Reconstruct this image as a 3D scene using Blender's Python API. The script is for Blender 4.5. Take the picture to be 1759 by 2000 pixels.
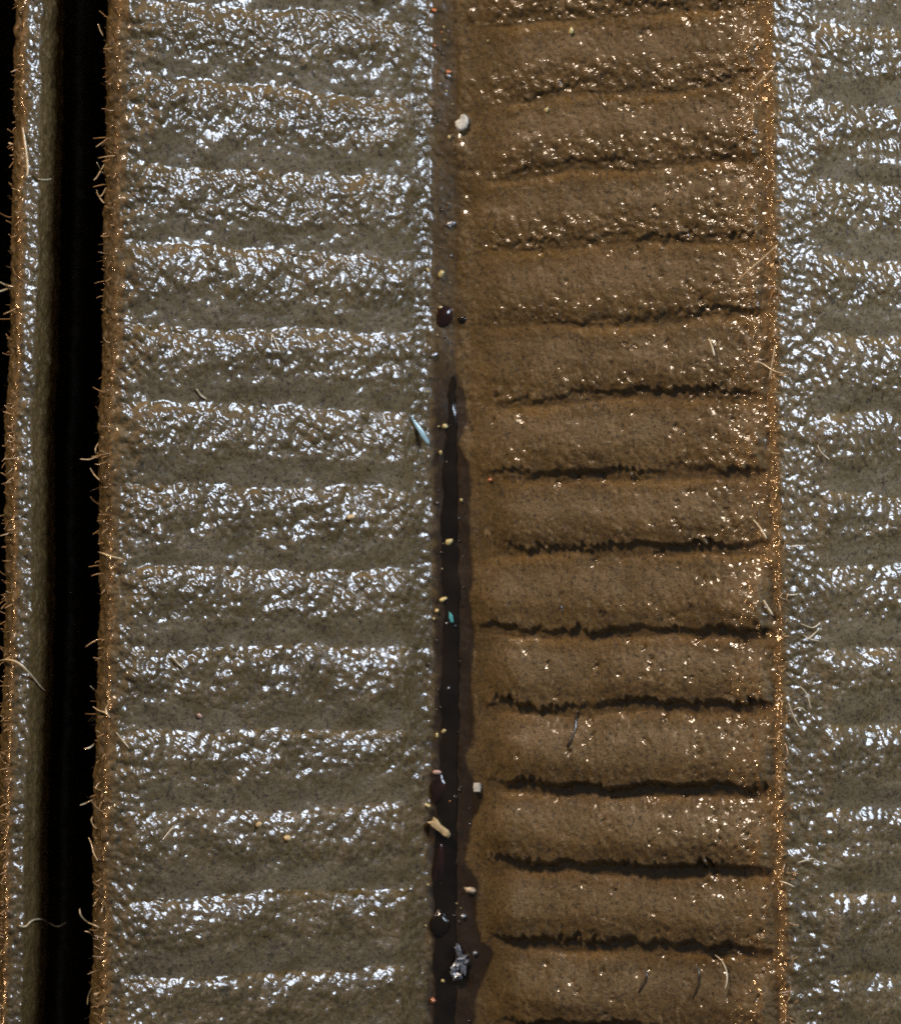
import bpy, math, random
import numpy as np
from mathutils import Vector, Matrix

# ------------------------------------------------------------------ scene, camera, light
for o in list(bpy.data.objects):
    bpy.data.objects.remove(o)
SC = bpy.context.scene
SC.unit_settings.system = 'METRIC'
SC.unit_settings.scale_length = 0.01          # one unit is one centimetre
C = SC.collection
random.seed(7)
R = np.random.default_rng(11)

DIST, TILT, PX = 18.0, math.radians(1.5), 500.0     # camera distance (cm), tilt, photo pixels per cm
CX, CY = 879.5, 1000.0
cam_d = bpy.data.cameras.new('camera')
cam = bpy.data.objects.new('camera', cam_d)
C.objects.link(cam)
cam.location = (0, -DIST * math.sin(TILT), DIST * math.cos(TILT))
cam.rotation_euler = (TILT, 0, 0)
cam_d.sensor_fit = 'VERTICAL'
cam_d.sensor_height = 24.0
cam_d.lens = 24.0 * DIST / (2000.0 / PX)
cam_d.clip_start = 0.5
cam_d.clip_end = 200
cam_d.dof.use_dof = True
cam_d.dof.focus_distance = DIST + 0.22
cam_d.dof.aperture_fstop = cam_d.lens * 1e-3 / 0.20
SC.camera = cam

world = bpy.data.worlds.new('World')
SC.world = world
world.use_nodes = True
bg = world.node_tree.nodes['Background']
bg.inputs[0].default_value = (0.85, 0.84, 0.88, 1)
bg.inputs[1].default_value = 0.13

def area(name, loc, target, size, size_y, energy, color):
    d = bpy.data.lights.new(name, 'AREA')
    d.shape = 'RECTANGLE'
    d.size, d.size_y = size, size_y
    d.energy = energy
    d.color = color
    o = bpy.data.objects.new(name, d)
    C.objects.link(o)
    o.location = loc
    o.rotation_euler = (Vector(target) - Vector(loc)).to_track_quat('-Z', 'Y').to_euler()
    return o
# cool window light from the upper right, warm room lamp from the left
area('window_light', (9.7, 6.4, 7.0), (0, 0.4, -0.3), 4.8, 4.8, 2500, (0.70, 0.82, 1.0))
area('room_lamp', (-11.5, 18, 10.5), (0, 0, -0.3), 4, 4, 6300, (1.0, 0.77, 0.58))
area('low_lamp', (-20, -2, 0.5), (0, 0, 0), 1.5, 0.6, 2200, (1.0, 0.58, 0.28))

SC.view_settings.view_transform = 'Standard'
SC.view_settings.look = 'None'
SC.view_settings.exposure = 0.0
SC.view_settings.gamma = 1.0
SC.cycles.use_denoising = False
SC.cycles.filter_width = 1.75
SC.cycles.max_bounces = 6
SC.cycles.sample_clamp_indirect = 4.0

# ------------------------------------------------------------------ helpers
CAMP = np.array(cam.location)
FWD = np.array([0, math.sin(TILT), -math.cos(TILT)])
UPV = np.array([0, math.cos(TILT), math.sin(TILT)])

def unproj(px, py, z):
    d = FWD + np.array([1, 0, 0]) * ((px - CX) / PX / DIST) + UPV * ((CY - py) / PX / DIST)
    k = (z - CAMP[2]) / d[2]
    return CAMP + d * k

def project(P):
    q = P - CAMP
    w = q @ FWD
    return CX + q[..., 0] / w * DIST * PX, CY - (q @ UPV) / w * DIST * PX

def perlin(x, y, seed=0):
    g = np.random.default_rng(seed)
    perm = g.permutation(1024)
    ang = g.random(1024) * 2 * np.pi
    gx, gy = np.cos(ang), np.sin(ang)
    x0 = np.floor(x).astype(np.int64); y0 = np.floor(y).astype(np.int64)
    fx, fy = x - x0, y - y0
    def dot(ix, iy, dx, dy):
        h = perm[(perm[ix & 1023] + iy) & 1023]
        return gx[h] * dx + gy[h] * dy
    u = fx * fx * fx * (fx * (fx * 6 - 15) + 10)
    v = fy * fy * fy * (fy * (fy * 6 - 15) + 10)
    a = dot(x0, y0, fx, fy); b = dot(x0 + 1, y0, fx - 1, fy)
    c = dot(x0, y0 + 1, fx, fy - 1); d = dot(x0 + 1, y0 + 1, fx - 1, fy - 1)
    return ((a + (b - a) * u) + ((c + (d - c) * u) - (a + (b - a) * u)) * v) * 1.5

def sstep(a, b, x):
    t = np.clip((x - a) / (b - a), 0, 1)
    return t * t * (3 - 2 * t)

# ------------------------------------------------------------------ materials
def mat(name):
    m = bpy.data.materials.new(name)
    m.use_nodes = True
    nt = m.node_tree
    return m, nt, nt.nodes['Principled BSDF']

def node(nt, kind, **kw):
    n = nt.nodes.new(kind)
    for k, v in kw.items():
        if k in n.inputs:
            n.inputs[k].default_value = v
        else:
            setattr(n, k, v)
    return n

def mixc(nt, fac, a, b, blend='MIX'):
    n = nt.nodes.new('ShaderNodeMix')
    n.data_type = 'RGBA'; n.blend_type = blend
    for sock, v in ((0, fac), (6, a), (7, b)):
        if isinstance(v, (int, float)):
            n.inputs[sock].default_value = v
        elif isinstance(v, tuple):
            n.inputs[sock].default_value = (*v, 1) if len(v) == 3 else v
        else:
            nt.links.new(v, n.inputs[sock])
    return n.outputs[2]

def ramp(nt, src, a, b, lo=0.0, hi=1.0):
    n = nt.nodes.new('ShaderNodeMapRange')
    n.interpolation_type = 'SMOOTHSTEP'
    nt.links.new(src, n.inputs[0])
    n.inputs[1].default_value = a; n.inputs[2].default_value = b
    n.inputs[3].default_value = lo; n.inputs[4].default_value = hi
    return n.outputs[0]

def math_n(nt, op, a, b):
    n = nt.nodes.new('ShaderNodeMath'); n.operation = op
    for i, v in enumerate((a, b)):
        if isinstance(v, (int, float)):
            n.inputs[i].default_value = v
        else:
            nt.links.new(v, n.inputs[i])
    return n.outputs[0]

def paper_material():
    m, nt, p = mat('oily_filter_paper')
    L = nt.links.new
    tc = node(nt, 'ShaderNodeTexCoord').outputs['Object']
    def noise(scale, detail=3, rough=0.55, stretch=None, dist=0.0):
        n = node(nt, 'ShaderNodeTexNoise')
        n.inputs['Scale'].default_value = scale
        n.inputs['Detail'].default_value = detail
        n.inputs['Roughness'].default_value = rough
        n.inputs['Distortion'].default_value = dist
        if stretch:
            mp = node(nt, 'ShaderNodeMapping')
            mp.inputs['Rotation'].default_value = (0, 0, stretch[0])
            mp.inputs['Scale'].default_value = (stretch[1], stretch[2], 1)
            L(tc, mp.inputs['Vector']); L(mp.outputs[0], n.inputs['Vector'])
        else:
            L(tc, n.inputs['Vector'])
        return n.outputs['Fac']
    groove = node(nt, 'ShaderNodeAttribute', attribute_name='groove').outputs['Fac']
    wet = node(nt, 'ShaderNodeAttribute', attribute_name='wet').outputs['Fac']
    col = mixc(nt, ramp(nt, noise(2.6, 4), 0.36, 0.64), (0.080, 0.050, 0.014), (0.110, 0.070, 0.023))
    col = mixc(nt, ramp(nt, noise(19, 4), 0.45, 0.75, 0, 0.65), col, (0.046, 0.030, 0.010))
    sheen_film = node(nt, 'ShaderNodeAttribute', attribute_name='sheen_film').outputs['Fac']
    col = mixc(nt, math_n(nt, 'MULTIPLY', sheen_film, 0.85), col, (0.138, 0.097, 0.047))  # sludge film tint, with the grey sheen painted into the base colour
    col = mixc(nt, math_n(nt, 'MULTIPLY', groove, 0.85), col, (0.150, 0.086, 0.018))
    fib = noise(48, 3, 0.6, (0.8, 1.0, 0.25), 1.2)
    col = mixc(nt, ramp(nt, fib, 0.58, 0.72, 0, 0.7), col, (0.19, 0.135, 0.07))
    col = mixc(nt, ramp(nt, noise(70, 2), 0.56, 0.68, 0, 0.8), col, (0.018, 0.013, 0.009))
    grit = noise(42, 3, 0.65, (0.8, 1.0, 0.5), 0.8)
    col = mixc(nt, ramp(nt, grit, 0.56, 0.70, 0, 0.75), col, (0.032, 0.022, 0.012))
    col = mixc(nt, ramp(nt, grit, 0.42, 0.30, 0, 0.5), col, (0.21, 0.155, 0.085))
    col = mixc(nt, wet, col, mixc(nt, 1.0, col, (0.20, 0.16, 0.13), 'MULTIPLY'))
    L(col, p.inputs['Base Color'])
    p.inputs['Roughness'].default_value = 0.55
    p.inputs['Specular IOR Level'].default_value = 0.25
    p.inputs['Coat Weight'].default_value = 1.0
    p.inputs['Coat IOR'].default_value = 1.5
    L(ramp(nt, noise(45, 2), 0.38, 0.66, 0.05, 0.24), p.inputs['Coat Roughness'])
    h = math_n(nt, 'ADD', noise(62, 3, 0.6), math_n(nt, 'MULTIPLY', fib, 0.7))
    b = node(nt, 'ShaderNodeBump')
    b.inputs['Distance'].default_value = 0.010
    L(h, b.inputs['Height'])
    L(math_n(nt, 'MULTIPLY', math_n(nt, 'SUBTRACT', 1.0, wet), 0.55), b.inputs['Strength'])
    L(b.outputs[0], p.inputs['Normal'])
    # fine wet beads: small round caps between the fibres
    rgh = node(nt, 'ShaderNodeAttribute', attribute_name='relief').outputs['Fac']
    def beads(scale, rand):
        mp = node(nt, 'ShaderNodeMapping')
        mp.inputs['Rotation'].default_value = (0.3, 0.2, 0.67)
        mp.inputs['Scale'].default_value = (0.78, 1.15, 1)
        L(tc, mp.inputs['Vector'])
        v = node(nt, 'ShaderNodeTexVoronoi')
        v.inputs['Scale'].default_value = scale
        v.inputs['Randomness'].default_value = rand
        L(mp.outputs[0], v.inputs['Vector'])
        return math_n(nt, 'SUBTRACT', 1.0, math_n(nt, 'POWER', v.outputs['Distance'], 2.0))
    h2 = math_n(nt, 'ADD', math_n(nt, 'MULTIPLY', beads(54, 1.0), 0.5), math_n(nt, 'MULTIPLY', beads(31, 1.0), 0.9))
    b2 = node(nt, 'ShaderNodeBump')
    b2.inputs['Distance'].default_value = 0.0075
    L(h2, b2.inputs['Height'])
    L(math_n(nt, 'MULTIPLY', rgh, 0.75), b2.inputs['Strength'])
    L(b2.outputs[0], p.inputs['Coat Normal'])
    return m

def plain(name, a, b, scale, rough, coat=0.0, metal=0.0, spec=0.5, trans=0.0):
    m, nt, p = mat(name)
    tc = node(nt, 'ShaderNodeTexCoord').outputs['Object']
    n = node(nt, 'ShaderNodeTexNoise'); n.inputs['Scale'].default_value = scale
    n.inputs['Detail'].default_value = 4
    nt.links.new(tc, n.inputs['Vector'])
    nt.links.new(mixc(nt, ramp(nt, n.outputs['Fac'], 0.35, 0.65), a, b), p.inputs['Base Color'])
    p.inputs['Roughness'].default_value = rough
    p.inputs['Coat Weight'].default_value = coat
    p.inputs['Coat Roughness'].default_value = 0.06
    p.inputs['Metallic'].default_value = metal
    p.inputs['Specular IOR Level'].default_value = spec
    bm = node(nt, 'ShaderNodeBump'); bm.inputs['Distance'].default_value = 0.004
    bm.inputs['Strength'].default_value = 0.4
    nt.links.new(n.outputs['Fac'], bm.inputs['Height'])
    nt.links.new(bm.outputs[0], p.inputs['Normal'])
    return m

PAPER = paper_material()
FIBRE = plain('pale_paper_fibre', (0.42, 0.32, 0.18), (0.60, 0.50, 0.34), 30, 0.35, coat=0.6)
BROWN_FIBRE = plain('brown_paper_fibre', (0.30, 0.17, 0.07), (0.40, 0.26, 0.12), 30, 0.35, coat=0.8)
DARK_FIBRE = plain('dark_oily_fibre', (0.03, 0.02, 0.012), (0.06, 0.04, 0.02), 30, 0.3, coat=0.8)
OIL = plain('dark_engine_oil', (0.006, 0.0045, 0.003), (0.012, 0.008, 0.005), 6, 0.10)
OIL.node_tree.nodes['Bump'].inputs['Strength'].default_value = 0.05
RED_OIL = plain('reddish_thick_oil', (0.012, 0.006, 0.005), (0.028, 0.012, 0.010), 12, 0.10)
RED_OIL.node_tree.nodes['Bump'].inputs['Strength'].default_value = 0.08
BACK = plain('matt_black_backing', (0.004, 0.004, 0.005), (0.006, 0.006, 0.008), 3, 0.9, spec=0.1)

def smat(name, c, rough=0.4, coat=0.3, metal=0.0):
    c = tuple(v * 0.78 for v in c); d = tuple(v * 0.6 for v in c)
    return plain(name, c, d, 45, rough, coat, metal)
WHITE = smat('off_white_flake', (0.78, 0.74, 0.62), 0.5, 0.15)
CREAM = smat('cream_chip', (0.70, 0.56, 0.38), 0.5, 0.2)
TAN = smat('tan_splinter', (0.62, 0.45, 0.22), 0.5, 0.2)
BLUE = smat('pale_blue_plastic', (0.42, 0.66, 0.74), 0.35, 0.4)
TEAL = smat('teal_plastic', (0.10, 0.42, 0.40), 0.35, 0.4)
YELLOW = smat('yellow_grain', (0.70, 0.55, 0.22), 0.35, 0.6)
ORANGE = smat('orange_grain', (0.62, 0.20, 0.07), 0.35, 0.6)
GREY = smat('grey_metal_shaving', (0.42, 0.45, 0.50), 0.3, 0.6, 0.5)
PINK = smat('pinkish_grain', (0.68, 0.42, 0.32), 0.4, 0.5)

# ------------------------------------------------------------------ the pleated sheet: profile across the folds
NODES = [  # (photo x at mid height, z in cm, column spacing in photo pixels)
    (-560, -0.62, 30), (-170, -0.03, 12), (-150, 0, 12), (-132, -0.06, 14), (-110, -0.6, 30), (-118, -1.5, 40),
    (-70, -3.0, 40), (-15, -3.0, 40),
    (22, -1.2, 30), (17, -0.40, 8), (12, -0.105, 2.6), (17, -0.060, 2.6), (24, -0.030, 2.6), (32, -0.010, 2.6), (40, -0.012, 2.6),
    (63, -0.036, 2.6), (71, -0.085, 2.6), (90, -0.22, 2.6), (106, -0.36, 2.6), (110, -0.50, 8), (97, -1.0, 25), (85, -1.9, 40),
    (70, -2.5, 40), (110, -3.0, 40), (180, -3.0, 40),
    (215, -1.6, 30), (206, -0.60, 8), (195, -0.125, 2.6), (200, -0.072, 2.6), (208, -0.040, 2.6), (220, -0.014, 2.6),
    (233, -0.012, 2.6), (255, -0.035, 2.6),
    (826, -0.785, 2.6), (842, -0.800, 2.6), (862, -0.798, 2.6), (881, -0.800, 2.6), (888, -0.801, 2.6), (896, -0.792, 2.6), (915, -0.775, 2.6),
    (1490, -0.055, 2.6), (1508, -0.030, 2.6), (1522, 0.002, 2.6), (1534, -0.002, 2.6), (1582, -0.044, 2.6),
    (1800, -0.335, 2.6), (2160, -0.81, 14), (2200, -0.86, 14), (2225, -0.82, 14), (2700, -0.15, 30)]
nx = np.array([n[0] for n in NODES], float); nz = np.array([n[1] for n in NODES]); nd = np.array([n[2] for n in NODES], float)
CA = math.cos(TILT)
wx = (nx - CX) / PX * (DIST - nz * CA) / DIST
seg = np.hypot(np.diff(wx), np.diff(nz))
cs = np.concatenate([[0], np.cumsum(seg)])
fine = np.arange(0, cs[-1], 0.001)
fx = np.interp(fine, cs, wx); fz = np.interp(fine, cs, nz)
kk = np.exp(-0.5 * (np.arange(-45, 46) / 7.0) ** 2); kk /= kk.sum()
fx = np.convolve(np.pad(fx, 45, mode='edge'), kk, 'valid'); fz = np.convolve(np.pad(fz, 45, mode='edge'), kk, 'valid')
# columns with the spacing of their segment
S = [0.05]
while S[-1] < cs[-1] - 0.1:
    k = min(np.searchsorted(cs, S[-1], 'right') - 1, len(nd) - 2)
    S.append(S[-1] + max(nd[k], nd[k + 1] if k + 1 < len(nd) else 3) / PX * 1.0)
S = np.array(S)
bx_, bz_ = np.interp(S, fine, fx), np.interp(S, fine, fz)
tx, tz = np.gradient(fx, fine), np.gradient(fz, fine)
tx, tz = np.interp(S, fine, tx), np.interp(S, fine, tz)
tl = np.hypot(tx, tz); tx, tz = tx / tl, tz / tl
NX, NZ = -tz, tx                                   # normal of the sheet in the xz plane
def s_at(i):                                       # arc position of profile node i
    return cs[i]
def node_i(px, after=0):
    return next(i for i in range(after, len(NODES)) if NODES[i][0] == px)
def col_at(i):
    return int(np.argmin(abs(S - cs[i])))

rows = np.concatenate([np.arange(-3.4, -2.32, 0.04), np.arange(-2.32, 2.52, 0.0054), np.arange(2.53, 3.5, 0.04)])
NS, NY = len(S), len(rows)
SS, YY = np.meshgrid(S, rows)                       # [row, col]

# rib boundaries of the three broad faces, from the photo (y at a given x)
G_L = [-310, -150, 10, 167, 327, 491, 638, 793, 950, 1110, 1267, 1430, 1586, 1750, 1908, 2070, 2230]
G_R = [-282, -125, 34, 184, 328, 484, 631, 786, 936, 1090, 1243, 1395, 1552, 1709, 1866, 2022, 2180]
G_Q = [-252, -100, 52, 205, 355, 505, 658, 812, 968, 1110, 1265, 1422, 1582, 1747, 1905, 2065, 2225]
iL0, iL1 = node_i(233), node_i(826)
iR0, iR1 = node_i(915), node_i(1490)
iQ0, iQ1 = node_i(1582), node_i(2160)
def bounds(G, px, z):
    return np.array([unproj(px, g, z)[1] for g in G])
PAN = {'L': (bounds(G_L, 400, -0.22), cs[iL0], cs[iL1]),
       'R': (bounds(G_R, 1300, -0.30), cs[iR0], cs[iR1]),
       'Q': (bounds(G_Q, 1650, -0.14), cs[iQ0], cs[iQ1])}

H = np.zeros_like(SS); GRO = np.zeros_like(SS); PH = np.zeros_like(SS); MASK = np.zeros_like(SS)
wobn = perlin(SS * 2.2, YY * 3.3, 5) + 0.45 * perlin(SS * 7, YY * 6, 6) + 0.25 * perlin(SS * 19, YY * 12, 7)
for key, (B, s0, s1) in PAN.items():
    idx = np.clip(np.searchsorted(-B, -rows, 'right') - 1, 0, len(B) - 2)
    t = np.clip((B[idx] - rows) / (B[idx] - B[idx + 1]), 0, 1)
    T = np.repeat(t[:, None], NS, 1)
    if key == 'R':
        st = s0 - 0.04 + 0.16 * np.random.default_rng(3).random(40)[idx][:, None]
        env = sstep(st, st + 0.22, SS) * (1 - 0.15 * sstep(s1 - 0.12, s1 - 0.02, SS)) * (1 - sstep(s1 - 0.02, s1 + 0.05, SS))
        amp = 0.019 + 0.043 * sstep(1.7, -1.5, YY)
        edge = 0.82 + 0.05 * perlin(SS * 5, idx[:, None] * 7.3 + SS * 0, 21) + 0.05 * perlin(SS * 13, YY * 9 + 7, 23) + 0.09 * perlin(SS * 44, YY * 30, 22) * (0.5 + perlin(SS * 6, YY * 5, 25))
        amp = amp * (0.75 + 0.6 * perlin(SS * 2.2, idx[:, None] * 5.7 + SS * 0, 24))
        p = np.where(T < edge, np.sin(0.5 * np.pi * np.clip(T / edge, 0, 1) ** 0.9) - 0.22 * sstep(0.72, 1.0, T / edge), 0.78 * (1 - sstep(edge, edge + 0.09, T)))
    else:
        env = sstep(s0 + 0.0, s0 + 0.10, SS) * (1 - sstep(s1 - 0.13, s1 - 0.02, SS))
        env = np.where((SS >= s0) & (SS <= s1), env, 0)
        amp = 0.025 + 0.011 * perlin(YY * 0.9, SS * 0.8, 31)
        p = np.sin(np.pi * np.clip(T + 0.38 * T * (1 - T), 0, 1))
        p = sstep(-0.25, 1.0, p) * (0.72 + 0.5 * np.random.default_rng(ord(key)).random(40)[idx])[:, None]
    p = sum(w * np.roll(p, k, 0) for k, w in ((-4, .05), (-3, .09), (-2, .12), (-1, .15), (0, .18), (1, .15), (2, .12), (3, .09), (4, .05))) if key != 'R' else p
    inside = (SS >= s0) & (SS <= s1)
    H += env * amp * p
    MASK = np.where(inside, env, MASK)
    PH = np.where(inside, T, PH)
    GRO = np.where(inside, env * np.maximum(sstep(0.14, 0.02, T), sstep(0.97, 1.0, T)), GRO)

FAN = 1 - 0.0105 * YY                              # the pleats fan out towards the near side
PXX, PYY = project(np.stack([bx_[None] * FAN, YY, np.repeat(bz_[None], NY, 0)], -1))

# wet film along the valley, its scalloped right edge read from the photo
er = np.array([(-400, 893), (560, 895), (600, 908), (640, 902), (700, 890), (760, 903), (790, 912), (830, 914), (870, 899), (905, 914),
               (960, 922), (1000, 919), (1060, 917), (1120, 922), (1160, 914), (1210, 919), (1250, 930), (1300, 917),
               (1380, 925), (1430, 930), (1480, 914), (1530, 930), (1562, 943), (1600, 924), (1680, 907), (1720, 930),
               (1800, 929), (1840, 940), (1868, 966), (1900, 950), (1950, 929), (2600, 920)], float)
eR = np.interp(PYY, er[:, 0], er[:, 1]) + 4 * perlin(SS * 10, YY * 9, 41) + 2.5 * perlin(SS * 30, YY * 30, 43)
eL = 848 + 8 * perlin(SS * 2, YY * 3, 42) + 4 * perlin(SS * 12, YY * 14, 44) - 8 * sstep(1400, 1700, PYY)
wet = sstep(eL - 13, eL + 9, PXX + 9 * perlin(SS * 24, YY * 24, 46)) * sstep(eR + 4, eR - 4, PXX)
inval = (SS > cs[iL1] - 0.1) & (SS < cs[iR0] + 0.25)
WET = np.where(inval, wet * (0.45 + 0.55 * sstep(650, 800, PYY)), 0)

# fibre relief: noise and thousands of small oily lumps
rough = 0.35 + 0.65 * np.where(MASK > 0.3, 1 - sstep(0.50, 0.80, PH + 0.16 * perlin(SS * 9, YY * 11, 55)) * 0.85 + sstep(0.97, 1.0, PH) * 0.3, 0.8)
isR = (SS >= cs[iR0]) & (SS <= cs[iR1] + 0.02)
rough = np.where(isR, 0.30 + 0.55 * sstep(0.35, 0.8, PH) * (PH < 0.95) + 0.55 * sstep(1300, 1500, PXX), rough)
rough = np.where(isR, rough * (0.70 + 0.85 * sstep(1500, 100, PYY)), rough * (0.70 + 0.30 * sstep(2000, 900, PYY) + 0.30 * sstep(900, 0, PYY)))
crestm = ((SS > cs[node_i(12)] - 0.02) & (SS < cs[node_i(63)])) | ((SS > cs[node_i(195)] - 0.02) & (SS < cs[iL0])) | ((SS > cs[iR1]) & (SS < cs[iQ0] + 0.02))
rough = np.where(crestm, np.where(SS > cs[iR1], 1.0, 1.1), rough)
rough = np.where((SS >= cs[iL0]) & (SS < cs[iL1]), rough + 0.55 * sstep(345, 250, PXX), rough)
rough *= 1 - 0.6 * WET
margin = (SS > cs[iL1] - 0.05) & (SS < cs[iR0] + 0.12)
rough = np.where(margin & (PXX > 838), rough * 0.6, rough)
n1 = perlin(SS * 30, YY * 30, 1)
rot_a, rot_b = SS * 0.78 + YY * 0.62, -SS * 0.62 + YY * 0.78     # lumps drawn out down to the right
n2 = perlin(rot_a * 62, rot_b * 42, 2)
n3 = perlin(SS * 7, YY * 9, 3)
lump = np.zeros_like(SS)
fcols = np.arange(NS); dS = np.gradient(S)
okc = np.where(dS < 0.012)[0]
nl = 52000
rc = R.integers(30, NY - 30, nl); cc = okc[R.integers(0, len(okc), nl)]
big = R.random(nl)
for j, (rho, stretch, amp) in enumerate(((2.6, 1.25, 0.0042), (3.7, 1.3, 0.0074), (5.2, 1.25, 0.0112))):
    sel = np.where((big >= (0, 0.62, 0.96)[j]) & (big < (0.62, 0.96, 1.01)[j]))[0]
    a = R.random(len(sel)) * 0.7 + 0.4
    for dr in range(-8, 9):
        for dc in range(-8, 9):
            u = (dc * 0.78 - dr * 0.62) / (rho * stretch); v = (dc * 0.62 + dr * 0.78) / rho
            w = 1 - u * u - v * v                       # round caps, like wet fibre knots and droplets
            if w > 0:
                c2 = cc[sel] + dc
                k = (c2 >= 0) & (c2 < NS)
                np.maximum.at(lump, (np.clip(rc[sel] + dr, 0, NY - 1)[k], c2[k]), (a * amp * w)[k])
# a few larger droplets, mostly near the upper left fold
def stamp(field, r_, c_, a_, sg, sign=1.0):
    k2 = int(sg * 2.6) + 1
    for dr in range(-k2, k2 + 1):
        for dc in range(-k2, k2 + 1):
            w = 1 - (dr * dr + dc * dc) / sg ** 2
            if w > 0:
                np.maximum.at(field, (np.clip(r_ + dr, 0, NY - 1), np.clip(c_ + dc, 0, NS - 1)), a_ * w)
cl0, cl1 = int(np.argmin(abs(S - cs[iL0]))), int(np.argmin(abs(S - cs[iL1])))
nb = 240
rb_ = np.clip((NY - 25 - np.abs(R.normal(0, 1, nb)) * NY * 0.30).astype(int), 10, NY - 11)
cb_ = cl0 + (R.random(nb) ** 1.5 * (cl1 - cl0)).astype(int)
stamp(lump, rb_, cb_, R.uniform(0.008, 0.014, nb), 6.5)
pit = np.zeros_like(SS)
cr0, cr1 = int(np.argmin(abs(S - cs[iR0]))), int(np.argmin(abs(S - cs[iR1])))
npit = 900
rp_ = (R.random(npit) * (NY - 60)).astype(int) + 30
cp_ = cr1 - (np.abs(R.normal(0, 0.42, npit)) * (cr1 - cr0)).astype(int)
keep = (cp_ > cr0 + 20) & (perlin(cp_ / 22.0, rp_ / 16.0, 81) > 0.0 - 0.10 * (rp_ < NY * 0.35))
stamp(pit, rp_[keep], cp_[keep], R.uniform(0.2, 1.0, keep.sum()), 3.6)
pit *= np.clip(0.55 + 0.9 * perlin(SS * 55, YY * 70, 82), 0, 1)
fineW = sstep(0.03, 0.012, np.repeat(dS[None], NY, 0))
H += fineW * rough * (1.0 * lump + 0.0009 * n2 + 0.0012 * n1) * np.where(isR, 0.78, 1.0)
H -= 0.013 * pit * fineW
H += 0.006 * n3 * (0.4 + MASK) * fineW * np.where(isR, 0.35, 1)
H += 0.010 * perlin(SS * 2.5, YY * 2.0, 8) * MASK * np.where(isR, 0.35, 1)
SHEEN_FILM = np.where(MASK > 0.02, MASK * sstep(0.50, 0.75, PH) * sstep(1.0, 0.95, PH), 0)  # smooth lower rib bands: film with its dull sheen put into the colour
SHEEN_FILM = np.where(isR, MASK * sstep(0.12, 0.25, PH) * sstep(0.62, 0.35, PH), SHEEN_FILM)  # brown face: weak grey reflection painted along the upper rib
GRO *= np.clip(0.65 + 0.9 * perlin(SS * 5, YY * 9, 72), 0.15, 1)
SHEEN_FILM *= np.clip(0.75 + 0.9 * perlin(SS * 6, YY * 8, 71), 0, 1)
RELIEF = rough * np.where(isR, 1.0, np.where(crestm, 0.55, 0.40 + 0.10 * sstep(1000, 1900, PYY)))
# small steps of the emboss over the folds, ragged fold edges
wander = 0.010 * perlin(YY * 1.1, YY * 0 + 3.3, 9) + 0.006 * perlin(YY * 4.1, YY * 0 + 1.3, 10) + 0.0035 * perlin(YY * 16, SS * 3, 12)
wander += np.where(inval & (PXX > 832), 0.016 * perlin(YY * 2.4, SS * 4, 14) + 0.005 * perlin(YY * 17, SS * 6, 15), 0)
H += np.where(inval, 0.010 * perlin(SS * 9, YY * 5, 16) * sstep(826, 845, PXX) * sstep(940, 905, PXX), 0)
wander *= np.where(SS < cs[iL0] + 0.6, 1.0, 0.6)
POS = np.stack([bx_[None] * FAN + wander + H * NX[None],
                YY + 0.020 * wobn * sstep(-3.3, -3.0, YY),
                bz_[None] + H * NZ[None]], -1)
# vertex normals of the whole sheet, so that the pieces join without seams
du = np.gradient(POS, axis=1); dv = np.gradient(POS, axis=0)
NRM = np.cross(du, dv); NRM /= np.linalg.norm(NRM, axis=-1, keepdims=True) + 1e-12
SPX, SPY = project(POS)
vis = (POS[..., 2] > -1.1)

ROWPY = SPY[:, np.argmin(abs(S - cs[iL0]))]         # falls as rows rise
def on_sheet(px, py):
    r0 = np.searchsorted(-ROWPY, -(py + 110)); r1 = np.searchsorted(-ROWPY, -(py - 110)) + 1
    r0, r1 = max(0, min(r0, NY - 2)), min(NY, max(r1, r0 + 2))
    d = (SPX[r0:r1] - px) ** 2 + (SPY[r0:r1] - py) ** 2 + np.where(vis[r0:r1], 0, 1e6)
    i = np.unravel_index(np.argmin(d), d.shape)
    i = (i[0] + r0, i[1])
    return POS[i].copy(), NRM[i].copy()

BASE_Z = -3.06
sheet = bpy.data.objects.new('filter_paper', None)
C.objects.link(sheet)
sheet.location = (0, 0, BASE_Z)
sheet['label'] = 'oil-soaked brown pleated filter paper with embossed ribs and a dark valley fold'
sheet['category'] = 'filter paper'

def child(name, me, parent, m=None):
    o = bpy.data.objects.new(name, me)
    C.objects.link(o)
    o.parent = parent
    if parent is sheet:
        o.location = (0, 0, -BASE_Z)
    if m:
        me.materials.clear(); me.materials.append(m)
    return o

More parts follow.
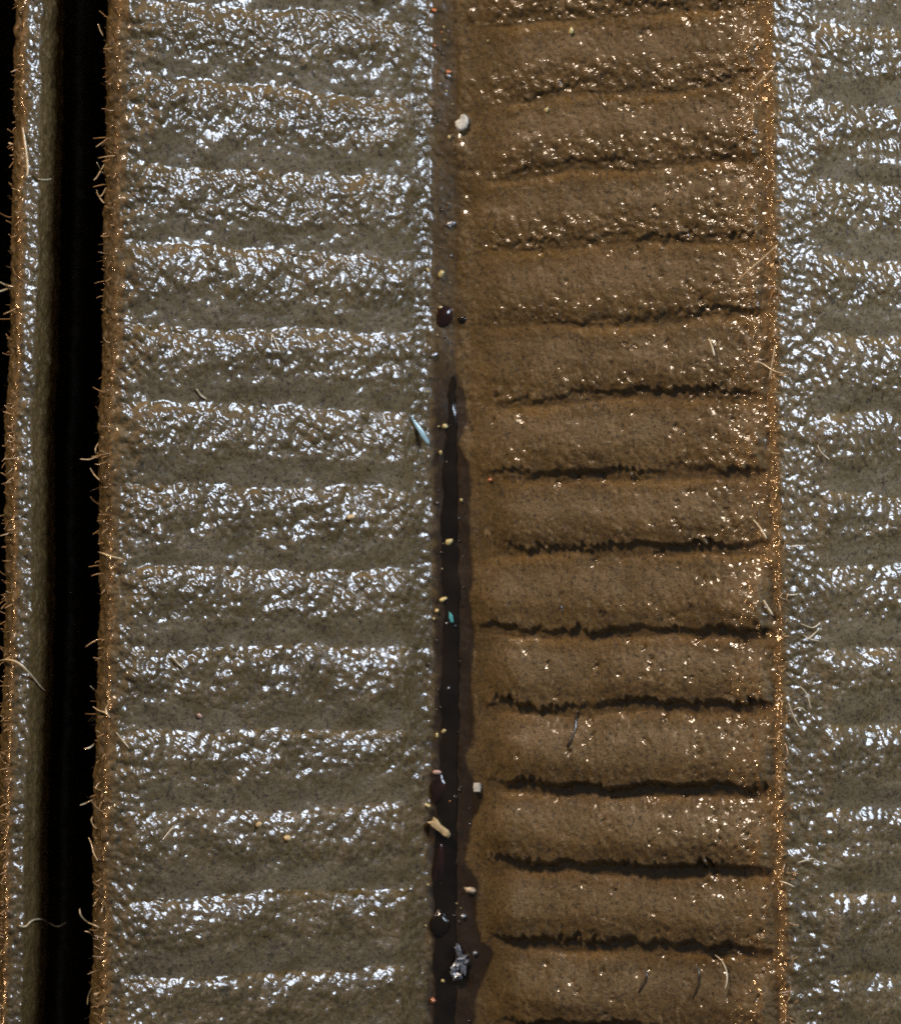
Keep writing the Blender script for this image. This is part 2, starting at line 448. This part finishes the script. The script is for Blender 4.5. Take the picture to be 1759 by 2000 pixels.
def grid_mesh(name, r0, r1, ranges):
    """mesh of rows r0..r1 and the given column ranges of the sheet"""
    vs, ns, gs, ws, fi, rg, fs = [], [], [], [], [], [], []
    off = 0
    for c0, c1 in ranges:
        P = POS[r0:r1 + 1, c0:c1 + 1]
        nr, nc = P.shape[:2]
        vs.append(P.reshape(-1, 3)); ns.append(NRM[r0:r1 + 1, c0:c1 + 1].reshape(-1, 3))
        gs.append(GRO[r0:r1 + 1, c0:c1 + 1].ravel()); ws.append(WET[r0:r1 + 1, c0:c1 + 1].ravel()); fi.append(SHEEN_FILM[r0:r1 + 1, c0:c1 + 1].ravel()); rg.append(RELIEF[r0:r1 + 1, c0:c1 + 1].ravel())
        a = (np.arange(nr - 1)[:, None] * nc + np.arange(nc - 1)[None]).ravel() + off
        fs.append(np.stack([a, a + 1, a + nc + 1, a + nc], 1))
        off += nr * nc
    V = np.concatenate(vs); N = np.concatenate(ns); F = np.concatenate(fs)
    me = bpy.data.meshes.new(name)
    me.vertices.add(len(V)); me.vertices.foreach_set('co', V.ravel().astype(np.float32))
    me.loops.add(F.size); me.loops.foreach_set('vertex_index', F.ravel().astype(np.int32))
    me.polygons.add(len(F))
    me.polygons.foreach_set('loop_start', np.arange(0, F.size, 4, dtype=np.int32))
    me.polygons.foreach_set('use_smooth', np.ones(len(F), dtype=bool))
    me.update(calc_edges=True)
    for nm, arr in (('groove', gs), ('wet', ws), ('sheen_film', fi), ('relief', rg)):
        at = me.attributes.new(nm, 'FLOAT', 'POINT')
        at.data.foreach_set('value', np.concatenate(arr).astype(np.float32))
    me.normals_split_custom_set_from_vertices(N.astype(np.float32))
    me.materials.append(PAPER)
    return me

LAST = NY - 1
def part(name, i0, i1, label=None):
    o = child(name, grid_mesh(name, 0, LAST, [(col_at(i0), col_at(i1))]), sheet)
    if label: o['label'] = label
    return o

def ribbed_panel(key, i0, i1, label):
    B, s0, s1 = PAN[key]
    c0, c1 = col_at(i0), col_at(i1)
    a = c0 + 3; b = c1 - (4 if key != 'R' else 3)
    rb = [int(np.argmin(abs(rows - y))) for y in B][::-1]         # ascending rows
    pan = child('pleat_panel', grid_mesh('pleat_panel', 0, LAST, [(c0, a), (b, c1)]), sheet)
    pan['label'] = label
    rb[0] = 0; rb[-1] = LAST
    for r0, r1 in zip(rb[:-1], rb[1:]):
        child('embossed_rib', grid_mesh('embossed_rib', r0, r1, [(a, b)]), pan)
    return pan

iA = node_i(12); iA2 = node_i(63); iB = node_i(195); end = len(NODES) - 1
part('pleat_panel', 0, iA)
crest_a = part('fold_crest', iA, iA2, 'glittering crest of the narrow left pleat')
part('pleat_panel', iA2, iB, 'steep dark walls of the black gap between the pleats')
crest_b = part('fold_crest', iB, iL0, 'frayed copper brown crest beside the black gap')
ribbed_panel('L', iL0, iL1, 'olive ribbed face glittering with cool highlights')
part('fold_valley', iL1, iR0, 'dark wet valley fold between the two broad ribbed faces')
pan_r = ribbed_panel('R', iR0, iR1, 'brown ribbed face with dark shadows under its ribs')
crest_c = part('fold_crest', iR1, iQ0, 'sparkling crest right of the brown ribbed face')
ribbed_panel('Q', iQ0, iQ1, 'olive ribbed face at the right edge')
part('pleat_panel', iQ1, end)

# black backing under the paper
bpy_me = bpy.data.meshes.new('black_backing')
bpy_me.from_pydata([(-5, -5, -3.1), (5, -5, -3.1), (5, 5, -3.1), (-5, 5, -3.1)], [], [(0, 1, 2, 3)])
bo = bpy.data.objects.new('ground', bpy_me); C.objects.link(bo); bpy_me.materials.append(BACK)
bo['kind'] = 'structure'

# ------------------------------------------------------------------ tubes for fibres
def tube(points, r, sides=5, taper=0.5):
    P = [Vector(p) for p in points]
    # smooth resample
    Q = []
    n = len(P)
    for i in range(n - 1):
        p0, p1, p2, p3 = P[max(i - 1, 0)], P[i], P[i + 1], P[min(i + 2, n - 1)]
        for k in range(4):
            t = k / 4
            Q.append(0.5 * ((2 * p1) + (p2 - p0) * t + (2 * p0 - 5 * p1 + 4 * p2 - p3) * t * t + (3 * p1 - p0 - 3 * p2 + p3) * t ** 3))
    Q.append(P[-1])
    V, F = [], []
    m = len(Q)
    for i, q in enumerate(Q):
        d = (Q[min(i + 1, m - 1)] - Q[max(i - 1, 0)])
        d = d.normalized() if d.length > 1e-9 else Vector((1, 0, 0))
        a = d.cross(Vector((0.13, 0.2, 0.97))); a = a.normalized() if a.length > 1e-6 else Vector((1, 0, 0))
        b = d.cross(a)
        u = i / (m - 1)
        rr = r * (1 - taper * abs(2 * u - 1) ** 3)
        for k in range(sides):
            an = 2 * math.pi * k / sides
            V.append(q + a * math.cos(an) * rr + b * math.sin(an) * rr * 0.7)
    for i in range(m - 1):
        for k in range(sides):
            F.append((i * sides + k, i * sides + (k + 1) % sides, (i + 1) * sides + (k + 1) % sides, (i + 1) * sides + k))
    F.append(tuple(range(sides))[::-1]); F.append(tuple((m - 1) * sides + k for k in range(sides)))
    return V, F

def mesh_of(name, V, F, m, smooth=True):
    me = bpy.data.meshes.new(name)
    me.from_pydata([tuple(v) for v in V], [], F)
    me.materials.append(m)
    me.polygons.foreach_set('use_smooth', [smooth] * len(me.polygons))
    return me

def fibre_points(path, lift):
    """photo path (x, y) laid over the sheet, lifted along the way"""
    out = []
    n = len(path)
    zprev = None
    for i, (x, y) in enumerate(path):
        p, nm = on_sheet(x, y)
        q = unproj(x, y, p[2])
        if abs(q[0] - p[0]) > 0.02 or (zprev is not None and p[2] < zprev - 0.25):   # over the gap: keep the height it leaves at
            q = unproj(x, y, zprev if zprev is not None else 0.0)
        zprev = q[2]
        l = lift[i] if isinstance(lift, (list, tuple)) else lift
        out.append(q + np.array([0, 0, 1]) * l)
    return out

# fibres frayed from the folds: the largest are parts, the rest a fuzz
def crest_fibre(parent, path, lift, r=0.006, m=FIBRE):
    V, F = tube(fibre_points(path, lift), r)
    return child('loose_fibre', mesh_of('loose_fibre', V, F, m), parent)

for path, lift in [
    ([(203, 72), (197, 60), (193, 48)], 0.02), ([(207, 318), (198, 335), (190, 348), (184, 353)], 0.02),
    ([(190, 318), (196, 330), (203, 340)], 0.02), ([(205, 398), (198, 390), (190, 376)], 0.02),
    ([(208, 368), (201, 382), (194, 384), (190, 372)], 0.02), ([(196, 880), (190, 888), (188, 876), (196, 862)], 0.02),
    ([(205, 894), (190, 893), (175, 898), (158, 897)], 0.02), ([(196, 938), (186, 928), (178, 915)], 0.03),
    ([(193, 1078), (205, 1082), (222, 1088), (240, 1092)], 0.02), ([(178, 1340), (190, 1352), (203, 1362), (214, 1370)], 0.02),
    ([(166, 1462), (176, 1460), (186, 1452)], 0.02), ([(158, 1572), (170, 1568), (182, 1562)], 0.02),
    ([(192, 1680), (184, 1665), (180, 1648), (174, 1635)], 0.02), ([(157, 1774), (160, 1788), (172, 1800), (186, 1806), (198, 1812)], 0.03),
    ([(172, 1962), (174, 1945), (180, 1930)], 0.02), ([(186, 1590), (180, 1600), (184, 1612), (190, 1618)], 0.02),
    ([(183, 1380), (195, 1388), (208, 1392), (216, 1402)], 0.02), ([(216, 1372), (208, 1385), (212, 1396)], 0.02),
    ([(186, 1836), (178, 1822), (166, 1818)], 0.02)]:
    crest_fibre(crest_b, path, lift, 0.0034)
for path, lift in [
    ([(0, 1291), (18, 1288), (40, 1296), (62, 1318), (80, 1340), (91, 1350)], 0.03),
    ([(40, 1806), (52, 1808), (66, 1796), (84, 1794), (100, 1802), (115, 1808), (132, 1800)], 0.05),
    ([(2, 552), (14, 558), (28, 561)], 0.02), ([(0, 570), (14, 566), (30, 562)], 0.02),
    ([(18, 280), (26, 283)], 0.02), ([(46, 250), (52, 290), (56, 330), (54, 345)], 0.02),
    ([(0, 1009), (16, 1006), (30, 1010)], 0.02), ([(76, 351), (90, 352), (102, 350)], 0.02)]:
    crest_fibre(crest_a, path, lift, 0.0046)
for path, lift in [
    ([(1548, 1386), (1560, 1382), (1574, 1390)], 0.02), ([(1562, 1218), (1585, 1226), (1600, 1216)], 0.02),
    ([(1572, 1250), (1582, 1243), (1598, 1228)], 0.03), ([(1567, 1240), (1580, 1248), (1598, 1252)], 0.02),
    ([(1474, 706), (1490, 712), (1508, 724), (1526, 730)], 0.02), ([(1595, 870), (1602, 884), (1612, 893), (1618, 898)], 0.02),
    ([(1540, 1068), (1556, 1066), (1572, 1066)], 0.03), ([(1534, 1161), (1546, 1162), (1558, 1160)], 0.02),
    ([(1556, 1684), (1570, 1680), (1584, 1676), (1596, 1682)], 0.03), ([(1520, 1720), (1536, 1725), (1550, 1732)], 0.02),
    ([(1534, 215), (1552, 214), (1564, 210)], 0.02), ([(1538, 1372), (1548, 1398), (1560, 1420)], 0.02),
    ([(1560, 1340), (1574, 1356), (1582, 1386)], 0.02), ([(1500, 745), (1510, 690), (1512, 676)], 0.01)]:
    crest_fibre(crest_c, path, lift, 0.0025)

def fuzz(parent, xs, n, rng, name, lean, mats):
    V, F = [], []
    for _ in range(n):
        y = rng.uniform(-60, 2060)
        k = (CX - np.interp(y, [0, 2000], [CX * 0 + 0.979, 1.021]) * (CX - xs))       # follow the fold
        x = k + rng.normal(0, 5)
        p, nm = on_sheet(x, y)
        ln = rng.uniform(0.008, 0.034) * (1.6 if rng.random() < 0.12 else 1)
        d = np.array([lean + rng.normal(0, 0.55), rng.normal(0, 0.6), 0.35 + rng.normal(0, 0.4)])
        d /= np.linalg.norm(d)
        b = rng.normal(0, 0.4, 3)
        pts = [p - nm * 0.004 + d * ln * t + b * ln * t * t for t in (0, 0.35, 0.7, 1.0)]
        v, f = tube(pts, rng.uniform(0.0014, 0.0030), 4)
        o = len(V)
        V += v; F += [tuple(i + o for i in q) for q in f]
    me = mesh_of(name, V, F, mats)
    o = child(name, me, parent)
    o['kind'] = 'stuff'
    return o
fuzz(crest_b, 205, 560, R, 'fibre_fuzz', -0.8, BROWN_FIBRE)
fuzz(crest_a, 20, 480, R, 'fibre_fuzz', -0.8, BROWN_FIBRE)
fuzz(crest_c, 1526, 300, R, 'fibre_fuzz', -0.1, BROWN_FIBRE)

# ------------------------------------------------------------------ things lying on the paper
def tag(o, label, cat, group=None):
    o['label'] = label; o['category'] = cat
    if group: o['group'] = group
    return o

def lying_fibre(path, lift, label, r=0.0045, m=FIBRE):
    pts = fibre_points(path, lift)
    o0 = np.mean(pts, 0)
    V, F = tube([p - o0 for p in pts], r)
    o = bpy.data.objects.new('fibre', mesh_of('fibre', V, F, m)); C.objects.link(o); o.location = o0
    return tag(o, label, 'fibre')
lying_fibre([(1434, 552), (1460, 530), (1490, 504), (1516, 480)], [0.02, 0.05, 0.06, 0.05], 'long straight pale fibre leaning onto the sparkling right crest, upper part of photo', 0.0036)
lying_fibre([(1472, 172), (1486, 158), (1502, 140)], 0.03, 'short straight tan fibre below the topmost ribs beside the right crest', 0.0036)
lying_fibre([(1395, 1864), (1408, 1876), (1417, 1895), (1418, 1915), (1414, 1932)], 0.025, 'thin pale hooked fibre curling over the lowest dark rib shadow', 0.0032)
lying_fibre([(1383, 660), (1390, 680), (1394, 696)], 0.02, 'short tan fibre on the brown face below the long straight pale fibre', 0.0036)
lying_fibre([(1128, 1388), (1124, 1405), (1122, 1425), (1112, 1450), (1106, 1458)], 0.006, 'dark curved oily fibre hanging below a rib of the brown face', 0.0075, DARK_FIBRE)
lying_fibre([(1470, 1015), (1484, 1032), (1496, 1052)], 0.012, 'thin glossy slanted fibre left of the right crest at mid height', 0.0034)
lying_fibre([(1490, 1172), (1498, 1186), (1508, 1202)], 0.012, 'pale bent fibre tip beside the brown crest edge below mid height', 0.0045)
lying_fibre([(530, 668), (532, 655), (536, 662), (548, 690)], 0.01, 'hair-thin tan curl on the olive face above the blue sliver', 0.0026)
lying_fibre([(318, 1640), (330, 1625), (342, 1612)], 0.02, 'thin bright slanted fibre on the lower olive face', 0.0032)
lying_fibre([(228, 1430), (240, 1445), (254, 1462)], 0.015, 'thin pale fibre lying beside the copper crest in the lower left of the photo', 0.0030)
lying_fibre([(336, 1282), (348, 1296), (360, 1306)], 0.012, 'straight pale stub of fibre on the olive face near the left crest', 0.0042)
lying_fibre([(384, 760), (392, 772), (404, 780)], 0.008, 'curved pale fibre in a smooth grey band of the olive face', 0.0050)
lying_fibre([(1095, 1180), (1098, 1200)], 0.006, 'tiny dark fibre on the brown face right of the teal speck', 0.004, DARK_FIBRE)
lying_fibre([(1256, 1890), (1262, 1905), (1256, 1922), (1246, 1938)], 0.004, 'dark branching fibre on the lowest rib of the brown face', 0.005, DARK_FIBRE)
lying_fibre([(1358, 1880), (1364, 1900), (1362, 1925), (1352, 1950)], 0.004, 'dark curved fibre left of the thin hooked pale one', 0.005, DARK_FIBRE)

def frame_at(px, py, ang, lift):
    p, n = on_sheet(px, py)
    n = Vector(n) * 0.4 + Vector((0, 0, 1)); n.normalize()
    a = Vector((math.cos(ang), math.sin(ang), 0)); a = (a - n * a.dot(n)).normalized()
    b = n.cross(a)
    M = Matrix((a, b, n)).transposed().to_4x4()
    M.translation = Vector(p) + n * lift
    return M

def ico(sub=2):
    import bmesh
    bm = bmesh.new(); bmesh.ops.create_icosphere(bm, subdivisions=sub, radius=1)
    V = np.array([v.co[:] for v in bm.verts]); F = [tuple(v.index for v in f.verts) for f in bm.faces]
    bm.free()
    return V, F
ICO = ico(2)

def grain(name, px, py, l, w, h, ang, m, label, cat, lump=0.25, lift=None, seed=0, smooth=True):
    """an irregular pebble l x w photo pixels across, h its height"""
    V, F = ICO
    V = V.copy()
    g = np.random.default_rng(seed + int(px * 7 + py))
    for _ in range(7):
        d = g.normal(0, 1, 3); d /= np.linalg.norm(d)
        k = V @ d
        lim = g.uniform(0.45, 0.9)
        V = V - np.outer(np.clip(k - lim, 0, None), d)             # flat chipped facets
    V *= 1 + lump * g.normal(0, 0.35, (len(V), 1))
    V *= np.array([l / 2, w / 2, h / 2]) / PX
    o = bpy.data.objects.new(name, mesh_of(name, V, F, m, smooth)); C.objects.link(o)
    o.matrix_world = frame_at(px, py, math.radians(ang), (h * 0.35 if lift is None else lift) / PX)
    return tag(o, label, cat)

def plate(name, px, py, outline, h, ang, m, label, cat, lift=4, tilt=0):
    """a flake with the given outline (photo pixels, y up), thickness h, slightly domed"""
    n = len(outline)
    V = [(x / PX, y / PX, 0) for x, y in outline]
    V += [(x / PX, y / PX, h * 0.7 / PX) for x, y in outline]
    V += [(x * 0.82 / PX, y * 0.82 / PX, h / PX) for x, y in outline]
    V += [(0, 0, h * 1.12 / PX)]
    F = [tuple(range(n))[::-1]]
    for k in range(n):
        j = (k + 1) % n
        F += [(k, j, n + j, n + k), (n + k, n + j, 2 * n + j, 2 * n + k), (2 * n + k, 2 * n + j, 3 * n)]
    o = bpy.data.objects.new(name, mesh_of(name, V, F, m, False)); C.objects.link(o)
    o.matrix_world = frame_at(px, py, math.radians(ang), lift / PX) @ Matrix.Rotation(math.radians(tilt), 4, 'X')
    return tag(o, label, cat)

plate('flake', 903, 240, [(-13, -9), (-8, -16), (0, -17), (9, -12), (13, -2), (12, 9), (6, 16), (-2, 15), (-5, 6), (-14, 1)], 7, 0, WHITE,
      'round off-white flake lying at the valley near the top', 'flake', 7)
plate('sliver', 816, 839, [(-36, -1), (-20, -4), (0, -5), (18, -6), (32, -4), (38, 0), (30, 4), (10, 5), (-14, 2)], 5, -57, BLUE,
      'pale blue pointed plastic sliver left of the valley', 'sliver', 7)
plate('splinter', 858, 1615, [(-26, -9), (-14, -10), (6, -7), (22, -7), (27, -3), (27, 4), (18, 8), (-2, 6), (-14, 9), (-24, 7), (-20, 0)], 11, -43, TAN,
      'tan woody splinter lying slanted in the lower dark valley', 'splinter', 8)
grain('chip', 921, 1738, 31, 15, 13, -12, CREAM, 'cream elongated chip right of the valley below the splinter', 'chip', 0.2, seed=2)
plate('crumb', 933, 1539, [(-7, -9), (6, -10), (8, 0), (7, 9), (-6, 10), (-8, 2)], 9, 4, WHITE,
      'small square white crumb at the right edge of the valley', 'crumb', 4)
# grey shaving: one crumpled cluster
def cluster(name, px, py, bits, m, label, cat):
    V, F = [], []
    g = np.random.default_rng(5)
    for dx, dy, l, w, h, a in bits:
        B, Fb = ICO
        B = B * (1 + 0.34 * g.normal(0, 1, (len(B), 1))) * np.array([l / 2, w / 2, h / 2]) / PX
        c, s = math.cos(math.radians(a)), math.sin(math.radians(a))
        B = B @ np.array([[c, s, 0], [-s, c, 0], [0, 0, 1]]) + np.array([dx, dy, h * 0.4]) / PX
        o = len(V)
        V += [tuple(v) for v in B]; F += [tuple(i + o for i in f) for f in Fb]
    o = bpy.data.objects.new(name, mesh_of(name, V, F, m, False)); C.objects.link(o)
    o.matrix_world = frame_at(px, py, 0, 6 / PX)
    return tag(o, label, cat)
cluster('metal_shaving', 898, 1878, [(-2, 24, 14, 26, 14, 10), (4, 8, 20, 14, 16, 40), (-6, -6, 16, 22, 18, -20), (8, -14, 12, 26, 14, 15),
        (-4, -28, 18, 14, 12, 0), (14, 2, 12, 10, 12, 30), (-12, -22, 10, 18, 10, 25)], GREY,
        'crumpled grey metal shaving at the bottom of the valley', 'metal shaving')

# grains in and beside the valley
GR = [  # x, y, length, width, angle, material, label
    (862, 536, 19, 14, 60, YELLOW, 'larger yellow-green grain on the valley above the dark oil bead'),
    (836, 527, 14, 7, -50, YELLOW, 'thin yellow grain at the left valley edge above the dark oil bead'),
    (876, 268, 9, 9, 0, YELLOW, 'tiny yellow grain just below the round white flake'),
    (877, 148, 12, 10, 40, GREY, 'small grey grain in the valley above the round white flake'),
    (868, 832, 11, 11, 0, YELLOW, 'round pale yellow grain in the valley right of the blue sliver'),
    (847, 695, 20, 10, 25, GREY, 'pale grey grain pair in the valley below the dark oil bead'),
    (880, 438, 20, 9, 10, GREY, 'flat grey grain across the upper valley'),
    (876, 1058, 20, 13, 35, YELLOW, 'cream yellow grain in the black valley above mid height'),
    (866, 1171, 20, 10, 20, YELLOW, 'bright yellow grain right above the teal speck'),
    (853, 1193, 11, 10, 0, YELLOW, 'small yellow grain left of the teal speck'),
    (880, 1315, 9, 9, 0, YELLOW, 'lone tiny yellow grain in the black valley below the teal speck'),
    (866, 1428, 13, 9, 30, YELLOW, 'pale yellow grain above the reddish oil bead'),
    (853, 1436, 7, 13, 0, YELLOW, 'narrow yellow grain left of a pale one above the reddish oil bead'),
    (852, 1510, 19, 13, 0, PINK, 'pinkish cream grain at the top of the reddish oil bead'),
    (833, 1575, 14, 10, 0, YELLOW, 'yellow grain just above the tan splinter'),
    (879, 1563, 9, 9, 0, ORANGE, 'small orange grain above the right end of the tan splinter'),
    (847, 1954, 12, 14, 20, ORANGE, 'orange red grain at the very bottom of the valley'),
    (865, 1915, 9, 9, 0, YELLOW, 'pale yellow grain left of the grey metal shaving foot'),
    (848, 19, 11, 9, 0, ORANGE, 'orange grain at the very top of the valley'),
    (876, 140, 12, 9, 0, ORANGE, 'dull orange grain in the upper valley beside a grey one'),
    (684, 1011, 18, 14, 20, TAN, 'tan fleck stuck on the olive face left of the valley'),
    (389, 1397, 12, 11, 0, PINK, 'pinkish grain on the lower olive face near the left crest'),
    (506, 1609, 16, 12, 30, TAN, 'ochre fleck on the lower olive face, left of its twin'),
    (561, 1636, 16, 14, -30, TAN, 'ochre fleck on the lower olive face, right of its twin'),
    (1066, 214, 11, 14, 0, YELLOW, 'golden grain hanging below an upper rib of the brown face'),
    (958, 937, 10, 10, 0, ORANGE, 'tiny red-brown grain at the start of a rib shadow, mid brown face'),
    (1115, 62, 13, 18, 0, YELLOW, 'golden grain between the two topmost ribs of the brown face'),
    (905, 1790, 12, 12, 0, GREY, 'small grey grain right of the shiny oil drop'),
    (928, 1862, 12, 11, 0, GREY, 'small grey grain right of the metal shaving'),
]
for i, (x, y, l, w, a, m, lab) in enumerate(GR):
    grain('grain', x, y, l, w, min(l, w) * 0.9, a, m, lab, 'grain', 0.3, seed=i)
V, F, MI = [], [], []
gi = ico(1)
for k in range(120):
    y = R.uniform(-40, 2040)
    x = 868 + R.normal(0, 20) + (18 * R.random() if y > 800 else 0)
    p, nm = on_sheet(x, y)
    r = R.uniform(1.0, 3.0) / PX * (1.5 if R.random() < 0.08 else 1)
    B = gi[0] * (1 + 0.25 * R.normal(0, 1, (len(gi[0]), 1))) * r * np.array([R.uniform(0.7, 1.5), R.uniform(0.7, 1.5), 0.8]) + p + np.array([0, 0, r * 0.5 + 0.004])
    o = len(V)
    V += [tuple(v) for v in B]; F += [tuple(i + o for i in f) for f in gi[1]]
    MI += [int(R.choice([0, 1, 2, 3], p=[0.26, 0.22, 0.04, 0.48]))] * len(gi[1])
me = mesh_of('valley_grit', V, F, YELLOW)
for m in (GREY, ORANGE, DARK_FIBRE): me.materials.append(m)
me.polygons.foreach_set('material_index', MI)
go = bpy.data.objects.new('valley_grit', me); C.objects.link(go)
go['kind'] = 'stuff'; go['label'] = 'fine pale and dark grit strewn along the valley fold'; go['category'] = 'grit'
plate('speck', 880, 1206, [(-12, -2), (0, -5), (11, -3), (12, 3), (-2, 4)], 4, -80, TEAL, 'slim teal speck in the black valley', 'speck', 8)

# ------------------------------------------------------------------ oil: dark line in the crease, beads and drops
def oil_strip(name, ys, left, right, m, label):
    V, F = [], []
    cols = 7
    for i, y in enumerate(ys):
        pl, _ = on_sheet(left[i], y); pr, _ = on_sheet(right[i], y)
        for k in range(cols):
            u = k / (cols - 1)
            q = pl * (1 - u) + pr * u
            q[2] += 0.004 + 0.006 * math.sin(math.pi * u)
            V.append(tuple(q))
        for k in range(cols):                       # underside in the crease
            u = k / (cols - 1)
            q = pl * (1 - u) + pr * u
            q[2] -= 0.03 + 0.05 * math.sin(math.pi * u)
            V.append(tuple(q))
    n = 2 * cols
    for i in range(len(ys) - 1):
        a, b = i * n, (i + 1) * n
        for k in range(cols - 1):
            F.append((a + k, b + k, b + k + 1, a + k + 1)[::-1])
            F.append((a + cols + k, a + cols + k + 1, b + cols + k + 1, b + cols + k)[::-1])
    o = bpy.data.objects.new(name, mesh_of(name, V, F, m)); C.objects.link(o)
    return tag(o, label, 'oil')
ys = np.arange(735, 2080, 9.0)
lf = np.interp(ys, [735, 780, 900, 1000, 1200, 1500, 1600, 1700, 1850, 2100], [884, 876, 863, 864, 866, 860, 852, 848, 850, 846])
rt = np.interp(ys, [735, 780, 900, 1000, 1200, 1500, 1600, 1700, 1850, 2100], [887, 890, 892, 893, 895, 893, 892, 890, 889, 886])
w_ = perlin(ys / 70.0, ys * 0 + 0.5, 61) * 5 + perlin(ys / 23.0, ys * 0 + 1.7, 62) * 4
oil_strip('oil_puddle', ys, lf + w_, rt + 3 * perlin(ys / 41.0, ys * 0 + 2.6, 63) + 2.5 * perlin(ys / 17.0, ys * 0 + 3.4, 64), OIL, 'long black line of oil pooled in the valley crease')

def drop(px, py, l, w, h, ang, m, label):
    V, F = ICO
    V = V * np.array([l / 2, w / 2, h / 2]) / PX
    g = np.random.default_rng(int(px + py)); V = V * (1 + 0.16 * np.sin(V[:, :1] * 170 + g.random() * 6) + 0.12 * np.sin(V[:, 1:2] * 240 + V[:, :1] * 90))
    o = bpy.data.objects.new('oil_drop', mesh_of('oil_drop', V, F, m)); C.objects.link(o)
    o.matrix_world = frame_at(px, py, math.radians(ang), -h * 0.12 / PX)
    s = o.modifiers.new('smooth', 'SUBSURF'); s.levels = s.render_levels = 2
    return tag(o, label, 'oil drop')
drop(868, 618, 50, 38, 26, 80, RED_OIL, 'dark reddish oil bead bulging in the upper valley')
drop(856, 1540, 66, 34, 28, 80, RED_OIL, 'reddish oil bead under the pinkish grain')
drop(858, 1690, 100, 30, 26, 87, RED_OIL, 'long reddish oil bead below the tan splinter')
drop(860, 1802, 62, 46, 40, 85, OIL, 'shiny black oil drop above the metal shaving')
drop(902, 625, 22, 18, 16, 0, OIL, 'tiny black oil drop touching the upper reddish bead')
